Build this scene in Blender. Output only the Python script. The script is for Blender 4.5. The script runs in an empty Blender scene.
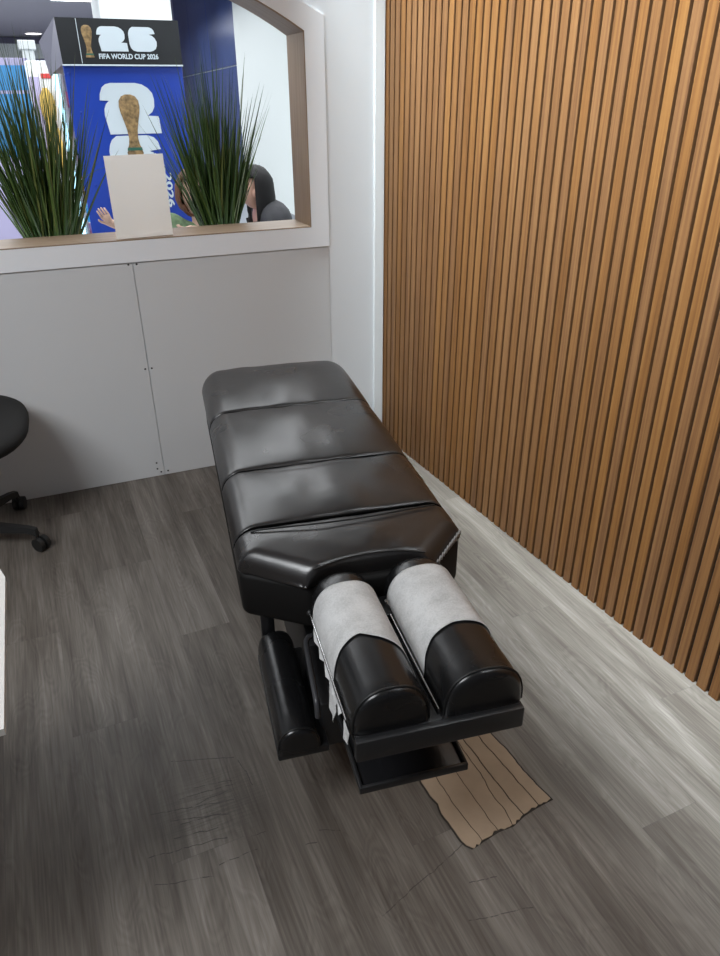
import bpy, bmesh, math, random
from mathutils import Vector, Matrix, noise
random.seed(7)
SC = bpy.context.scene
COL = SC.collection
PI = math.pi

# ------------------------------------------------------------------ helpers
def link(o, parent=None):
    COL.objects.link(o)
    if parent: o.parent = parent
    return o

def obj(name, bm, mats, parent=None, smooth=None, kind=None, loc=None):
    me = bpy.data.meshes.new(name)
    bmesh.ops.recalc_face_normals(bm, faces=bm.faces[:])
    bm.to_mesh(me); bm.free()
    if not isinstance(mats, (list, tuple)): mats = [mats]
    for m in mats: me.materials.append(m)
    o = bpy.data.objects.new(name, me)
    link(o, parent)
    if loc: o.location = loc
    if smooth is not None:
        for p in me.polygons: p.use_smooth = True
        if smooth < 179:
            me.set_sharp_from_angle(angle=math.radians(smooth))
    if kind: o['kind'] = kind
    return o

def tag(o, label, cat, group=None):
    o['label'] = label; o['category'] = cat
    if group: o['group'] = group
    return o

def thing(name, label, cat, loc=(0, 0, 0), rz=0, group=None):
    o = bpy.data.objects.new(name, None); COL.objects.link(o)
    o.location = loc; o.rotation_euler = (0, 0, rz); o.empty_display_size = .1
    return tag(o, label, cat, group)

def box(bm, x0, x1, y0, y1, z0, z1, mi=0):
    vs = [bm.verts.new(p) for p in [(x0,y0,z0),(x1,y0,z0),(x1,y1,z0),(x0,y1,z0),(x0,y0,z1),(x1,y0,z1),(x1,y1,z1),(x0,y1,z1)]]
    fs = []
    for f in [(0,3,2,1),(4,5,6,7),(0,1,5,4),(1,2,6,5),(2,3,7,6),(3,0,4,7)]:
        F = bm.faces.new([vs[i] for i in f]); F.material_index = mi; fs.append(F)
    return vs, fs

def bevel(bm, w, seg=2):
    bmesh.ops.bevel(bm, geom=bm.edges[:], offset=w, segments=seg, profile=.5, affect='EDGES')

def bbox(x0, x1, y0, y1, z0, z1, w=.004, seg=2):
    bm = bmesh.new(); box(bm, x0, x1, y0, y1, z0, z1); bevel(bm, w, seg); return bm

def prism(bm, poly, z0, z1, axis='z', mi=0):
    """extrude a 2D polygon along z (or y: poly is x,z)"""
    def P(p, h):
        return (p[0], p[1], h) if axis == 'z' else (p[0], h, p[1])
    a = [bm.verts.new(P(p, z0)) for p in poly]; b = [bm.verts.new(P(p, z1)) for p in poly]
    n = len(poly)
    from mathutils.geometry import tessellate_polygon
    fs = []
    if n > 4:
        for t in tessellate_polygon([[Vector((p[0], p[1], 0)) for p in poly]]):
            for ring in (a, b): fs.append(bm.faces.new([ring[i] for i in t]))
    else: fs = [bm.faces.new(a), bm.faces.new(b)]
    for i in range(n): fs.append(bm.faces.new([a[i], a[(i+1) % n], b[(i+1) % n], b[i]]))
    for f in fs: f.material_index = mi
    return fs

def tube(bm, pts, r, n=10, caps=True, radii=None):
    pts = [Vector(p) for p in pts]
    rings = []
    prev = None
    for i, p in enumerate(pts):
        if i == 0: t = pts[1] - pts[0]
        elif i == len(pts) - 1: t = pts[-1] - pts[-2]
        else: t = (pts[i+1] - p).normalized() + (p - pts[i-1]).normalized()
        t.normalize()
        if prev is None:
            a = Vector((0, 0, 1)) if abs(t.z) < .9 else Vector((1, 0, 0))
            u = t.cross(a).normalized()
        else:
            u = (prev - t * prev.dot(t)).normalized()
        prev = u
        w = t.cross(u)
        rr = radii[i] if radii else r
        rings.append([bm.verts.new(p + (u * math.cos(2*PI*k/n) + w * math.sin(2*PI*k/n)) * rr) for k in range(n)])
    for a, b in zip(rings, rings[1:]):
        for k in range(n): bm.faces.new([a[k], a[(k+1) % n], b[(k+1) % n], b[k]])
    if caps:
        bm.faces.new(rings[0][::-1]); bm.faces.new(rings[-1])

def lathe(bm, prof, n=24, sy=1.0, c=(0, 0, 0)):
    rings = []
    for r, z in prof:
        rings.append([bm.verts.new((c[0] + r*math.cos(2*PI*k/n), c[1] + r*sy*math.sin(2*PI*k/n), c[2] + z)) for k in range(n)])
    for a, b in zip(rings, rings[1:]):
        for k in range(n): bm.faces.new([a[k], a[(k+1) % n], b[(k+1) % n], b[k]])
    bm.faces.new(rings[0][::-1]); bm.faces.new(rings[-1])

def interp(x, pts):
    if x <= pts[0][0]: return pts[0][1]
    for (a, b), (c, d) in zip(pts, pts[1:]):
        if x <= c: return b + (d - b) * (x - a) / (c - a)
    return pts[-1][1]

# ------------------------------------------------------------------ materials
class NB:
    """tiny node builder"""
    def __init__(s, name):
        s.m = bpy.data.materials.new(name); s.m.use_nodes = True
        s.t = s.m.node_tree; s.n = s.t.nodes; s.b = s.n['Principled BSDF']
    def new(s, ty, **kw):
        n = s.n.new(ty)
        for k, v in kw.items(): setattr(n, k, v)
        return n
    def set(s, sock, v):
        if hasattr(v, 'links') or isinstance(v, bpy.types.NodeSocket): s.t.links.new(v, sock)
        else: sock.default_value = v
    def math(s, op, a, b=None, c=None, clamp=False):
        n = s.new('ShaderNodeMath', operation=op); n.use_clamp = clamp
        s.set(n.inputs[0], a)
        if b is not None: s.set(n.inputs[1], b)
        if c is not None: s.set(n.inputs[2], c)
        return n.outputs[0]
    def comb(s, x, y, z):
        n = s.new('ShaderNodeCombineXYZ')
        for i, v in enumerate((x, y, z)): s.set(n.inputs[i], v)
        return n.outputs[0]
    def noise(s, vec, scale, detail=3, rough=.5, dist=0):
        n = s.new('ShaderNodeTexNoise'); s.set(n.inputs['Vector'], vec)
        n.inputs['Scale'].default_value = scale; n.inputs['Detail'].default_value = detail
        n.inputs['Roughness'].default_value = rough; n.inputs['Distortion'].default_value = dist
        return n.outputs[0]
    def white(s, vec):
        n = s.new('ShaderNodeTexWhiteNoise'); s.set(n.inputs['Vector'], vec); return n.outputs[0]
    def ramp(s, fac, stops):
        n = s.new('ShaderNodeValToRGB'); s.set(n.inputs[0], fac)
        e = n.color_ramp.elements
        while len(e) < len(stops): e.new(.5)
        for i, (p, c) in enumerate(stops):
            e[i].position = p; e[i].color = (c[0], c[1], c[2], 1)
        return n.outputs[0]
    def mix(s, fac, a, b, mode='MIX'):
        n = s.new('ShaderNodeMix', data_type='RGBA', blend_type=mode)
        s.set(n.inputs[0], fac)
        for sock, v in ((n.inputs[6], a), (n.inputs[7], b)):
            if isinstance(v, (tuple, list)): sock.default_value = (v[0], v[1], v[2], 1)
            else: s.t.links.new(v, sock)
        return n.outputs[2]
    def bump(s, h, strength=.2, dist=.01):
        n = s.new('ShaderNodeBump'); n.inputs['Strength'].default_value = strength
        n.inputs['Distance'].default_value = dist; s.set(n.inputs['Height'], h)
        s.t.links.new(n.outputs[0], s.b.inputs['Normal'])
    def objc(s): return s.new('ShaderNodeTexCoord').outputs['Object']
    def geo(s): return s.new('ShaderNodeNewGeometry')

def simple(name, col, rough=.5, metal=0, spec=.5, nscale=0, namt=.1, bump=0, bscale=200, coat=0, sheen=0):
    B = NB(name); b = B.b
    b.inputs['Roughness'].default_value = rough; b.inputs['Metallic'].default_value = metal
    b.inputs['Specular IOR Level'].default_value = spec
    b.inputs['Coat Weight'].default_value = coat
    if sheen: b.inputs['Sheen Weight'].default_value = sheen
    b.inputs['Base Color'].default_value = (*col, 1)
    if nscale:
        f = B.noise(B.objc(), nscale, 4)
        c = B.ramp(f, [(.3, [x*(1-namt) for x in col]), (.7, [x*(1+namt) for x in col])])
        B.t.links.new(c, b.inputs['Base Color'])
    if bump: B.bump(B.noise(B.objc(), bscale, 3), bump, .002)
    return B.m

def emit(name, col, st):
    B = NB(name); b = B.b
    b.inputs['Base Color'].default_value = (0.02, .02, .02, 1)
    b.inputs['Emission Color'].default_value = (*col, 1); b.inputs['Emission Strength'].default_value = st
    return B.m

def floor_material():
    B = NB('grey_oak_vinyl_plank'); b = B.b
    g = B.new('ShaderNodeSeparateXYZ'); B.t.links.new(B.geo().outputs['Position'], g.inputs[0])
    X, Y = g.outputs[0], g.outputs[1]
    a = math.radians(1.8); ca, sa = math.cos(a), math.sin(a)
    # plank axes, turned slightly against the room
    x = B.math('ADD', B.math('MULTIPLY', X, ca), B.math('MULTIPLY', Y, sa))
    y = B.math('SUBTRACT', B.math('MULTIPLY', Y, ca), B.math('MULTIPLY', X, sa))
    w, L = .168, 1.22
    rx = B.math('DIVIDE', B.math('ADD', x, -1.363), w)
    row = B.math('FLOOR', rx); fx = B.math('FRACT', rx)
    off = B.math('MULTIPLY', row, .383)
    ry = B.math('ADD', B.math('DIVIDE', B.math('ADD', y, -1.0), L), off)
    pid = B.math('FLOOR', ry); fy = B.math('FRACT', ry)
    idv = B.comb(row, pid, 3.7)
    rnd = B.white(idv)
    rnd2 = B.white(B.comb(pid, row, 9.1))
    # grain coordinates, shifted for each plank
    gx = B.math('ADD', x, B.math('MULTIPLY', rnd, 37.0)); gy = B.math('ADD', y, B.math('MULTIPLY', rnd2, 53.0))
    fine = B.noise(B.comb(B.math('MULTIPLY', gx, 150), B.math('MULTIPLY', gy, 5), 0), 1.0, 4, .6)
    broad = B.noise(B.comb(B.math('MULTIPLY', gx, 16), B.math('MULTIPLY', gy, 1.6), 0), 1.0, 3, .55, .6)
    warp = B.noise(B.comb(B.math('MULTIPLY', gx, 9), B.math('MULTIPLY', gy, 2.6), 2.0), 1.0, 2, .5)
    rings = B.math('SINE', B.math('MULTIPLY', warp, 130.0))
    ringsm = B.math('MULTIPLY', rings, B.math('GREATER_THAN', warp, .52))
    tone = B.math('ADD', B.math('MULTIPLY', fine, .42), B.math('MULTIPLY', broad, .55))
    tone = B.math('ADD', tone, B.math('MULTIPLY', B.math('SUBTRACT', rnd, .5), .11))
    tone = B.math('ADD', tone, B.math('MULTIPLY', ringsm, .022))
    col = B.ramp(tone, [(.28, (.054, .043, .034)), (.46, (.122, .105, .089)), (.58, (.178, .158, .137)), (.74, (.285, .26, .232))])
    # joints
    jx = B.math('MINIMUM', fx, B.math('SUBTRACT', 1.0, fx)); jy = B.math('MINIMUM', fy, B.math('SUBTRACT', 1.0, fy))
    seam = B.math('MAXIMUM', B.math('LESS_THAN', jx, .0055), B.math('LESS_THAN', jy, .0008))
    col = B.mix(B.math('MULTIPLY', seam, .38), col, (.09, .08, .075))
    # dark scratches worn across the planks
    segs = [(.029,1.36,.182,1.312),(-.044,1.224,.151,1.188),(-.063,1.114,.114,1.097),(-.059,1.044,.065,1.015),(0,1.187,.131,1.156),
            (.164,1.078,.198,1.075),(.081,1.037,.17,1.042),(.313,1.03,.36,1.014),(.045,1.262,.16,1.244),(.043,1.207,.143,1.22),
            (.273,1.008,.3,1.005),(.367,.796,.602,.871),(.529,.718,.667,.691),(.57,.788,.632,.777),(.03,1.24,.17,1.232),
            (.02,1.17,.12,1.163),(.19,1.30,.205,1.21),(.0,1.14,.10,1.128)]
    wob = B.math('MULTIPLY', B.math('SUBTRACT', B.noise(B.comb(X, Y, 0), 30, 2), .5), .012)
    brk = B.noise(B.comb(X, Y, 4.0), 55, 2)
    total = None
    for (x0, y0, x1, y1) in segs:
        l = math.hypot(x1-x0, y1-y0); dx, dy = (x1-x0)/l, (y1-y0)/l
        ax = B.math('ADD', X, -x0); ay = B.math('ADD', Y, -y0)
        al = B.math('ADD', B.math('MULTIPLY', ax, dx), B.math('MULTIPLY', ay, dy))
        ac = B.math('ADD', B.math('SUBTRACT', B.math('MULTIPLY', ay, dx), B.math('MULTIPLY', ax, dy)), wob)
        m = B.math('LESS_THAN', B.math('ABSOLUTE', ac), .0011)
        m2 = B.math('LESS_THAN', B.math('ABSOLUTE', B.math('ADD', al, -l/2)), l/2)
        m = B.math('MULTIPLY', m, m2)
        total = m if total is None else B.math('MAXIMUM', total, m)
    total = B.math('MULTIPLY', total, B.math('MULTIPLY_ADD', B.math('GREATER_THAN', brk, .45), .5, .22))
    col = B.mix(total, col, (.035, .03, .027))
    # scuffed zone where the stool rolls
    rub = B.math('MULTIPLY', B.math('SUBTRACT', X, .10), 6.0); rub2 = B.math('MULTIPLY', B.math('SUBTRACT', Y, 1.2), 7.0)
    d = B.math('SQRT', B.math('ADD', B.math('MULTIPLY', rub, rub), B.math('MULTIPLY', rub2, rub2)))
    zone = B.math('SUBTRACT', 1.0, d, clamp=True)
    scr = B.noise(B.comb(B.math('MULTIPLY', X, 12), B.math('MULTIPLY', Y, 190), 0), 1.0, 3, .6)
    col = B.mix(B.math('MULTIPLY', zone, B.math('MULTIPLY', B.math('GREATER_THAN', scr, .52), .5)), col, (.06, .053, .047))
    B.t.links.new(col, b.inputs['Base Color'])
    b.inputs['Roughness'].default_value = .46; b.inputs['Specular IOR Level'].default_value = .4
    h = B.math('SUBTRACT', B.math('MULTIPLY', fine, .6), B.math('MULTIPLY', seam, 1.0))
    B.bump(h, .12, .002)
    return B.m

def slat_material():
    B = NB('warm_walnut_slat'); b = B.b
    ge = B.geo(); ri = ge.outputs['Random Per Island']
    s = B.new('ShaderNodeSeparateXYZ'); B.t.links.new(B.objc(), s.inputs[0])
    sh = B.math('MULTIPLY', ri, 41.0)
    v = B.comb(B.math('ADD', B.math('MULTIPLY', s.outputs[0], 130), sh), B.math('MULTIPLY', s.outputs[1], 130), B.math('ADD', B.math('MULTIPLY', s.outputs[2], 2.2), sh))
    g = B.noise(v, 1.0, 4, .6)
    tone = B.math('ADD', B.math('MULTIPLY', g, .86), B.math('MULTIPLY', ri, .14))
    col = B.ramp(tone, [(.28, (.125, .050, .0145)), (.52, (.215, .094, .0275)), (.8, (.29, .140, .046))])
    hsv = B.new('ShaderNodeHueSaturation')
    B.t.links.new(col, hsv.inputs['Color'])
    B.set(hsv.inputs['Saturation'], B.math('MULTIPLY_ADD', B.white(B.comb(ri, 2.0, 1.0)), .08, .94))
    B.t.links.new(hsv.outputs[0], b.inputs['Base Color'])
    b.inputs['Roughness'].default_value = .55; b.inputs['Specular IOR Level'].default_value = .35
    B.bump(g, .08, .001)
    return B.m

def wood_lining(name, c0, c1):
    B = NB(name); b = B.b
    s = B.new('ShaderNodeSeparateXYZ'); B.t.links.new(B.objc(), s.inputs[0])
    v = B.comb(B.math('MULTIPLY', s.outputs[0], 3), B.math('MULTIPLY', s.outputs[1], 70), B.math('MULTIPLY', s.outputs[2], 3))
    g = B.noise(v, 1.0, 4, .6)
    B.t.links.new(B.ramp(g, [(.3, c0), (.7, c1)]), b.inputs['Base Color'])
    b.inputs['Roughness'].default_value = .5
    return B.m

def leather(name, col, rough, bump=.08, spec=.72):
    B = NB(name); b = B.b
    b.inputs['Base Color'].default_value = (*col, 1)
    n = B.noise(B.objc(), 5, 3)
    r = B.math('MULTIPLY_ADD', n, .14, rough - .07)
    B.t.links.new(r, b.inputs['Roughness'])
    b.inputs['Specular IOR Level'].default_value = spec
    v = B.new('ShaderNodeTexVoronoi'); v.inputs['Scale'].default_value = 900; B.t.links.new(B.objc(), v.inputs['Vector'])
    soft = B.noise(B.objc(), 16, 2)
    B.bump(B.math('ADD', B.math('MULTIPLY', v.outputs[0], .25), B.math('MULTIPLY', soft, 2.2)), bump, .004)
    return B.m

def paper_material():
    B = NB('thin_white_tissue_paper'); b = B.b
    n = B.noise(B.objc(), 260, 4, .7); n2 = B.noise(B.objc(), 22, 3, .6)
    t = B.math('ADD', B.math('MULTIPLY', n, .5), B.math('MULTIPLY', n2, .5))
    B.t.links.new(B.ramp(t, [(.36, (.40, .40, .395)), (.58, (.56, .56, .555))]), b.inputs['Base Color'])
    b.inputs['Roughness'].default_value = .9; b.inputs['Specular IOR Level'].default_value = .15
    B.bump(t, .3, .002)
    return B.m

M = dict(
    floor=floor_material(), slat=slat_material(), slat_side=simple('dark_walnut_side', (.135, .060, .018), .7), felt=simple('black_felt', (.012, .010, .009), .95),
    white_wall=simple('white_wall_paint', (.74, .76, .78), .75, nscale=3, namt=.012), grey_wall=simple('mid_grey_wall_paint', (.24, .24, .25), .8),
    panel=simple('white_laminate_panel', (.66, .67, .68), .5, nscale=2, namt=.01),
    frame=simple('white_frame_laminate', (.88, .90, .93), .5),
    ceiling=simple('ceiling_paint', (.6, .6, .6), .9),
    trimw=simple('white_gloss_trim', (.84, .87, .88), .35),
    lining=wood_lining('light_oak_lining', (.24, .165, .105), (.34, .245, .165)),
    screw=simple('dark_screw', (.05, .05, .05), .4, .6),
    hide=leather('black_vinyl_leather', (.015, .0138, .0138), .29),
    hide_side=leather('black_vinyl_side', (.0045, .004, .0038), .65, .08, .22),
    pad=leather('black_glossy_leather', (.007, .007, .0075), .27, .05, .5),
    gap_shade=simple('black_gap_shade', (.002, .002, .002), .9, 0, .05), piping=simple('black_piping', (.006, .006, .006), .45),
    steel_black=simple('black_powder_coat', (.012, .012, .013), .38),
    gloss_black=simple('black_gloss_plate', (.008, .008, .009), .22),
    lever=simple('dark_grey_lever', (.06, .06, .065), .35, .3), chrome=simple('chrome', (.7, .7, .7), .2, 1),
    thread=simple('grey_lacing_thread', (.30, .29, .28), .8),
    paper=paper_material(),
    plastic=simple('black_plastic', (.012, .012, .012), .45),
    mesh_fabric=simple('black_seat_fabric', (.009, .009, .009), .9, bump=.3, bscale=600),
    desk=simple('white_desk_laminate', (.56, .545, .52), .5),
    card=simple('tan_underlay', (.37, .275, .19), .85, nscale=14, namt=.09, bump=.15, bscale=90),
    crack=simple('dark_torn_edge', (.035, .028, .022), .9),
    sign=simple('white_card_sign', (.72, .69, .65), .6),
    grey_print=simple('faint_grey_print', (.60, .575, .545), .6),
    pot=simple('dark_grey_pot', (.05, .05, .055), .6),
    soil=simple('dark_soil', (.03, .022, .016), .95, nscale=40, namt=.3),
    blue=simple('royal_blue_panel', (.010, .052, .40), .35),
    navy=simple('blue_wall_panel', (.05, .09, .26), .25, nscale=.8, namt=.35),
    header=simple('black_header_board', (.012, .014, .016), .4),
    header_side_reflect=simple('grey_header_reflection', (.22, .22, .27), .35),  # black side coloured grey, its reflection painted in
    letter=simple('pale_letter', (.66, .75, .80), .5),
    gold=simple('printed_gold', (.27, .175, .075), .5, nscale=45, namt=.6),
    green_band=simple('green_band', (.02, .12, .08), .5),
    mall_white=simple('mall_white_wall', (.80, .85, .84), .6),
    mall_floor=simple('grey_mall_tile', (.42, .44, .46), .3),
    mall_ceiling=simple('mall_grey_ceiling', (.42, .41, .46), .5),
    led=emit('led_tube_glow', (.45, .82, 1), 2.5), lamp=emit('lamp_glow', (1, .98, .95), 6),
    screen=emit('blue_screen_glow', (.03, .32, .75), .9), screen_dark=simple('screen_bezel', (.01, .012, .016), .4),
    glass=None,
    yellow=simple('yellow_plush', (.62, .42, .10), .9, nscale=20, namt=.2),
    pink=simple('pink_trim', (.62, .2, .38), .6), lilac=simple('lilac_panel', (.45, .42, .62), .5),
    red=simple('red_print', (.6, .05, .05), .6),
    skin=simple('skin', (.58, .34, .25), .55), skin_pale=simple('pale_skin', (.66, .44, .34), .55),
    auburn=simple('auburn_hair', (.12, .045, .02), .6, nscale=60, namt=.3),
    dark_hair=simple('dark_hair', (.005, .004, .004), .75, nscale=60, namt=.3),
    green_knit=simple('green_knit', (.20, .30, .17), .9, nscale=60, namt=.25),
    purple=simple('purple_cloth', (.30, .20, .50), .9, nscale=30, namt=.2),
    denim=simple('denim', (.05, .07, .14), .9), charcoal=simple('charcoal_coat', (.045, .045, .05), .85, nscale=20, namt=.2),
    cream=simple('cream_cloth', (.66, .62, .54), .9), eye=simple('eye_dark', (.01, .01, .01), .2),
    lip=simple('lips', (.42, .15, .13), .5),
)
def blade_mat():
    B = NB('green_grass_blade'); b = B.b
    ri = B.geo().outputs['Random Per Island']
    B.t.links.new(B.ramp(ri, [(0, (.018, .045, .010)), (.5, (.045, .095, .018)), (.85, (.085, .14, .028)), (1, (.15, .16, .04))]), b.inputs['Base Color'])
    b.inputs['Roughness'].default_value = .38
    return B.m
M['blade'] = blade_mat()
def glass_mat():
    B = NB('clear_cabinet_glass'); b = B.b
    b.inputs['Base Color'].default_value = (.9, .97, 1, 1); b.inputs['Roughness'].default_value = .02
    b.inputs['Transmission Weight'].default_value = 1; b.inputs['IOR'].default_value = 1.45
    return B.m
M['glass'] = glass_mat()

def translucent(name, col, amt):
    B = NB(name); B.b.inputs['Base Color'].default_value = (*col, 1); B.b.inputs['Roughness'].default_value = .6
    t = B.new('ShaderNodeBsdfTranslucent'); t.inputs[0].default_value = (*col, 1)
    m = B.new('ShaderNodeMixShader'); m.inputs[0].default_value = amt
    B.t.links.new(B.b.outputs[0], m.inputs[1]); B.t.links.new(t.outputs[0], m.inputs[2])
    B.t.links.new(m.outputs[0], B.n['Material Output'].inputs[0])
    return B.m
M['sign'] = translucent('white_card_sign', (.93, .91, .88), .5)

# ------------------------------------------------------------------ room shell
YB = 2.962           # front of the window wall
YO = 3.150           # its far side
WC = (1.334, YB)     # corner with the slat wall
WD = Vector((.0675, -1, 0)).normalized()    # direction of the slat wall towards the viewer
WN = Vector((-WD.y*-1, 0, 0))
CEIL = 2.6

bm = bmesh.new(); box(bm, -2.2, 1.85, -2.2, YO, -.05, 0)
obj('floor', bm, M['floor'], kind='structure')
bm = bmesh.new(); box(bm, -2.2, 1.85, -2.2, YO, CEIL, CEIL+.05)
obj('ceiling', bm, M['ceiling'], kind='structure')
bm = bmesh.new(); box(bm, -2.2, -2.1, -2.2, YO, 0, CEIL)
obj('wall_left', bm, M['grey_wall'], kind='structure')

# slat wall: backing board and slats in one mesh
bm = bmesh.new()
ang = math.atan2(WD.y, WD.x)
LEN = 4.9
def slat_pt(s, d, z):    # s along the wall, d out of the wall towards the room
    n = Vector((WD.y, -WD.x, 0))
    p = Vector((WC[0], WC[1], 0)) + WD*s + n*d
    return (p.x, p.y, z)
def slat_box(bm, s0, s1, d0, d1, z0, z1, mi, ch=0):
    prof = [(s0, d0), (s0, d1-ch), (s0+ch, d1), (s1-ch, d1), (s1, d1-ch), (s1, d0)] if ch else [(s0, d0), (s0, d1), (s1, d1), (s1, d0)]
    a = [bm.verts.new(slat_pt(s, d, z0)) for s, d in prof]; b = [bm.verts.new(slat_pt(s, d, z1)) for s, d in prof]
    fs = [bm.faces.new(a), bm.faces.new(b)]
    for i in range(len(prof)): fs.append(bm.faces.new([a[i], a[(i+1) % len(prof)], b[(i+1) % len(prof)], b[i]]))
    for f in fs: f.material_index = mi
    if ch: fs[2].material_index = fs[6].material_index = 2
slat_box(bm, -.15, LEN, -.06, -.013, 0, CEIL, 1)
P_ = .0408; k = 0
while k*P_ < LEN - .05:
    slat_box(bm, k*P_ + .0035, k*P_ + .0342, -.013, 0, .001, CEIL, 0, .0012)
    k += 1
obj('wall_right', bm, [M['slat'], M['felt'], M['slat_side']], kind='structure')

# window wall with its arched opening
XC, HW, SILL, SPR = .20, .80, 1.012, 1.705
XR = XC + HW
R_ = 1.55; a0 = math.asin(HW / R_)
def arch(r, hw, spr, n=28):
    am = math.asin(hw / R_)
    zc = spr - R_*math.cos(am)
    return [(XC + (R_ + r)*math.sin(am - 2*am*i/n), zc + (R_ + r)*math.cos(am - 2*am*i/n)) for i in range(n+1)]
inner = arch(0, HW, SPR)
OX, OB = 1.077, .932
out_arch = arch(.075, HW, SPR)
# wall around the frame
bm = bmesh.new()
box(bm, OX-.03, 1.62, YB, YO, 0, CEIL)
box(bm, -2.1, 2*XC-OX+.03, YB, YO, 0, CEIL)
box(bm, 2*XC-OX+.03, OX-.03, YB, YO, 0, .96)
pts = [(OX-.03, out_arch[0][1]-.02)] + [(x, z-.02) for x, z in out_arch if abs(x-XC) < OX-XC-.03] + [(2*XC-OX+.03, out_arch[-1][1]-.02)]
for (xa, za), (xb, zb) in zip(pts, pts[1:]):
    prism(bm, [(xa, za), (xa, CEIL), (xb, CEIL), (xb, zb)], YB, YO, 'y')
wall = obj('wall_back', bm, M['white_wall'], kind='structure')
# laminate panels below the window, meeting at a seam with screws
bm = bbox(-2.09, .2667, YB-.006, YB+.01, .001, .94, .0008, 1); obj('wall_panel', bm, M['panel'], wall)
bm = bbox(.2693, OX, YB-.006, YB+.01, .001, .94, .0008, 1); obj('wall_panel', bm, M['panel'], wall)
for x, z in [(.254,.499),(.281,.499),(.240,.065),(.240,.036),(.254,.018),(.284,.018),(.252,.922),(.283,.922)]:
    bm = bmesh.new(); bmesh.ops.create_cone(bm, cap_ends=True, segments=12, radius1=.0042, radius2=.003, depth=.002, matrix=Matrix.Translation((x, YB-.0068, z)) @ Matrix.Rotation(PI/2, 4, 'X'))
    obj('screw', bm, M['screw'], wall)
# window frame
YF = YB - .016
bm = bmesh.new()
inn = [(XR, SILL)] + inner + [(2*XC-XR, SILL)]
out = [(OX, OB), (OX, out_arch[0][1]-.015)] + [(min(x, OX-.002) if x > XC else max(x, 2*XC-OX+.002), z) for x, z in out_arch[1:-1]] + [(2*XC-OX, out_arch[-1][1]-.015), (2*XC-OX, OB)]
n = len(inn)
def V(p, y): return bm.verts.new((p[0], y, p[1]))
fi = [V(p, YF) for p in inn]; fo = [V(p, YF) for p in out]; bi = [V(p, YO+.004) for p in inn]; bo = [V(p, YO+.004) for p in out]
for i in range(n):
    j = (i+1) % n
    bm.faces.new([fi[i], fi[j], fo[j], fo[i]]); bm.faces.new([bi[i], bi[j], bo[j], bo[i]])
    bm.faces.new([fo[i], fo[j], bo[j], bo[i]])
win = obj('window_1', bm, M['frame'], kind='structure')
bm = bmesh.new()
t_ = .004
inn2 = [(XR-t_, SILL+t_)] + [(XC+(x-XC)*(1-t_/HW), z-t_) for x, z in inner] + [(2*XC-XR+t_, SILL+t_)]
a = [V(p, YF+.001) for p in inn]; b = [V(p, YO+.004) for p in inn]; c = [V(p, YF+.001) for p in inn2]; d = [V(p, YO+.004) for p in inn2]
for i in range(n):
    j = (i+1) % n
    for q in ([c[i], c[j], d[j], d[i]], [a[i], a[j], c[j], c[i]], [b[i], b[j], d[j], d[i]], [a[i], a[j], b[j], b[i]]): bm.faces.new(q)
obj('window_lining', bm, M['lining'], win)
# corner trim and the ledge outside the window
bm = bbox(1.287, 1.331, YB-.012, YB+.005, .001, CEIL, .003)
obj('trim_1', bm, M['trimw'], kind='structure')
bm = bbox(-1.2, 1.2, YO+.006, 3.50, .78, .82, .004)
obj('trim_2', bm, M['frame'], kind='structure')

# ------------------------------------------------------------------ mall concourse beyond the window
bm = bmesh.new(); box(bm, -9, 9, YO, 24, -.05, 0); obj('floor_outside', bm, M['mall_floor'], kind='structure')
bm = bmesh.new(); box(bm, -9, 1.62, YO, 24, 2.75, 4.3); box(bm, 1.62, 9, YO, 24, 4.3, 4.4); obj('ceiling_outside', bm, M['mall_ceiling'], kind='structure')
bm = bmesh.new(); box(bm, 2.95, 3.1, YO, 11.8, .12, 4.3)
ww = obj('wall_outside_right', bm, M['mall_white'], kind='structure')
bm = bmesh.new(); box(bm, 2.93, 3.1, YO, 11.8, 0, .12); obj('baseboard_outside_right', bm, simple('grey_skirting', (.3, .32, .35), .5), kind='structure')
# panelled blue wall further along
bm = bmesh.new()
def slab(bm, p, q, z0, z1, th, mi=0):
    p, q = Vector((*p, 0)), Vector((*q, 0)); d = (q-p).normalized(); nn = Vector((-d.y, d.x, 0))*th
    vs = []
    for z in (z0, z1):
        for v in (p, q, q-nn, p-nn): vs.append(bm.verts.new((v.x, v.y, z)))
    for f in [(0,1,2,3),(4,5,6,7),(0,1,5,4),(1,2,6,5),(2,3,7,6),(3,0,4,7)]:
        bm.faces.new([vs[i] for i in f]).material_index = mi
for z0, z1 in ((0, 1.865), (1.885, 4.3)):
    for i in range(3):
        f0, f1 = i/3, (i+1)/3
        slab(bm, (2.96+.76*f0+.001, 11.82+8.9*f0+.01), (2.96+.76*f1-.001, 11.82+8.9*f1-.02), z0, z1, .1)
slab(bm, (2.985, 11.82), (3.745, 20.72), 0, 4.3, .08, 1)
obj('wall_outside_blue', bm, [M['navy'], M['mall_white']], kind='structure')
bm = bmesh.new(); box(bm, -9, 9, 22, 22.2, 0, 4.3); obj('wall_outside_far', bm, M['lilac'], kind='structure')
bm = bmesh.new(); box(bm, -9, 1.9, 21.6, 21.99, 2.3, 2.6); obj('trim_3', bm, M['mall_white'], kind='structure')
bm = bmesh.new(); box(bm, .87, 1.60, 9.0, 9.8, 0, 2.75); bevel(bm, .02); obj('wall_outside_pillar', bm, M['mall_white'], kind='structure')
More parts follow.
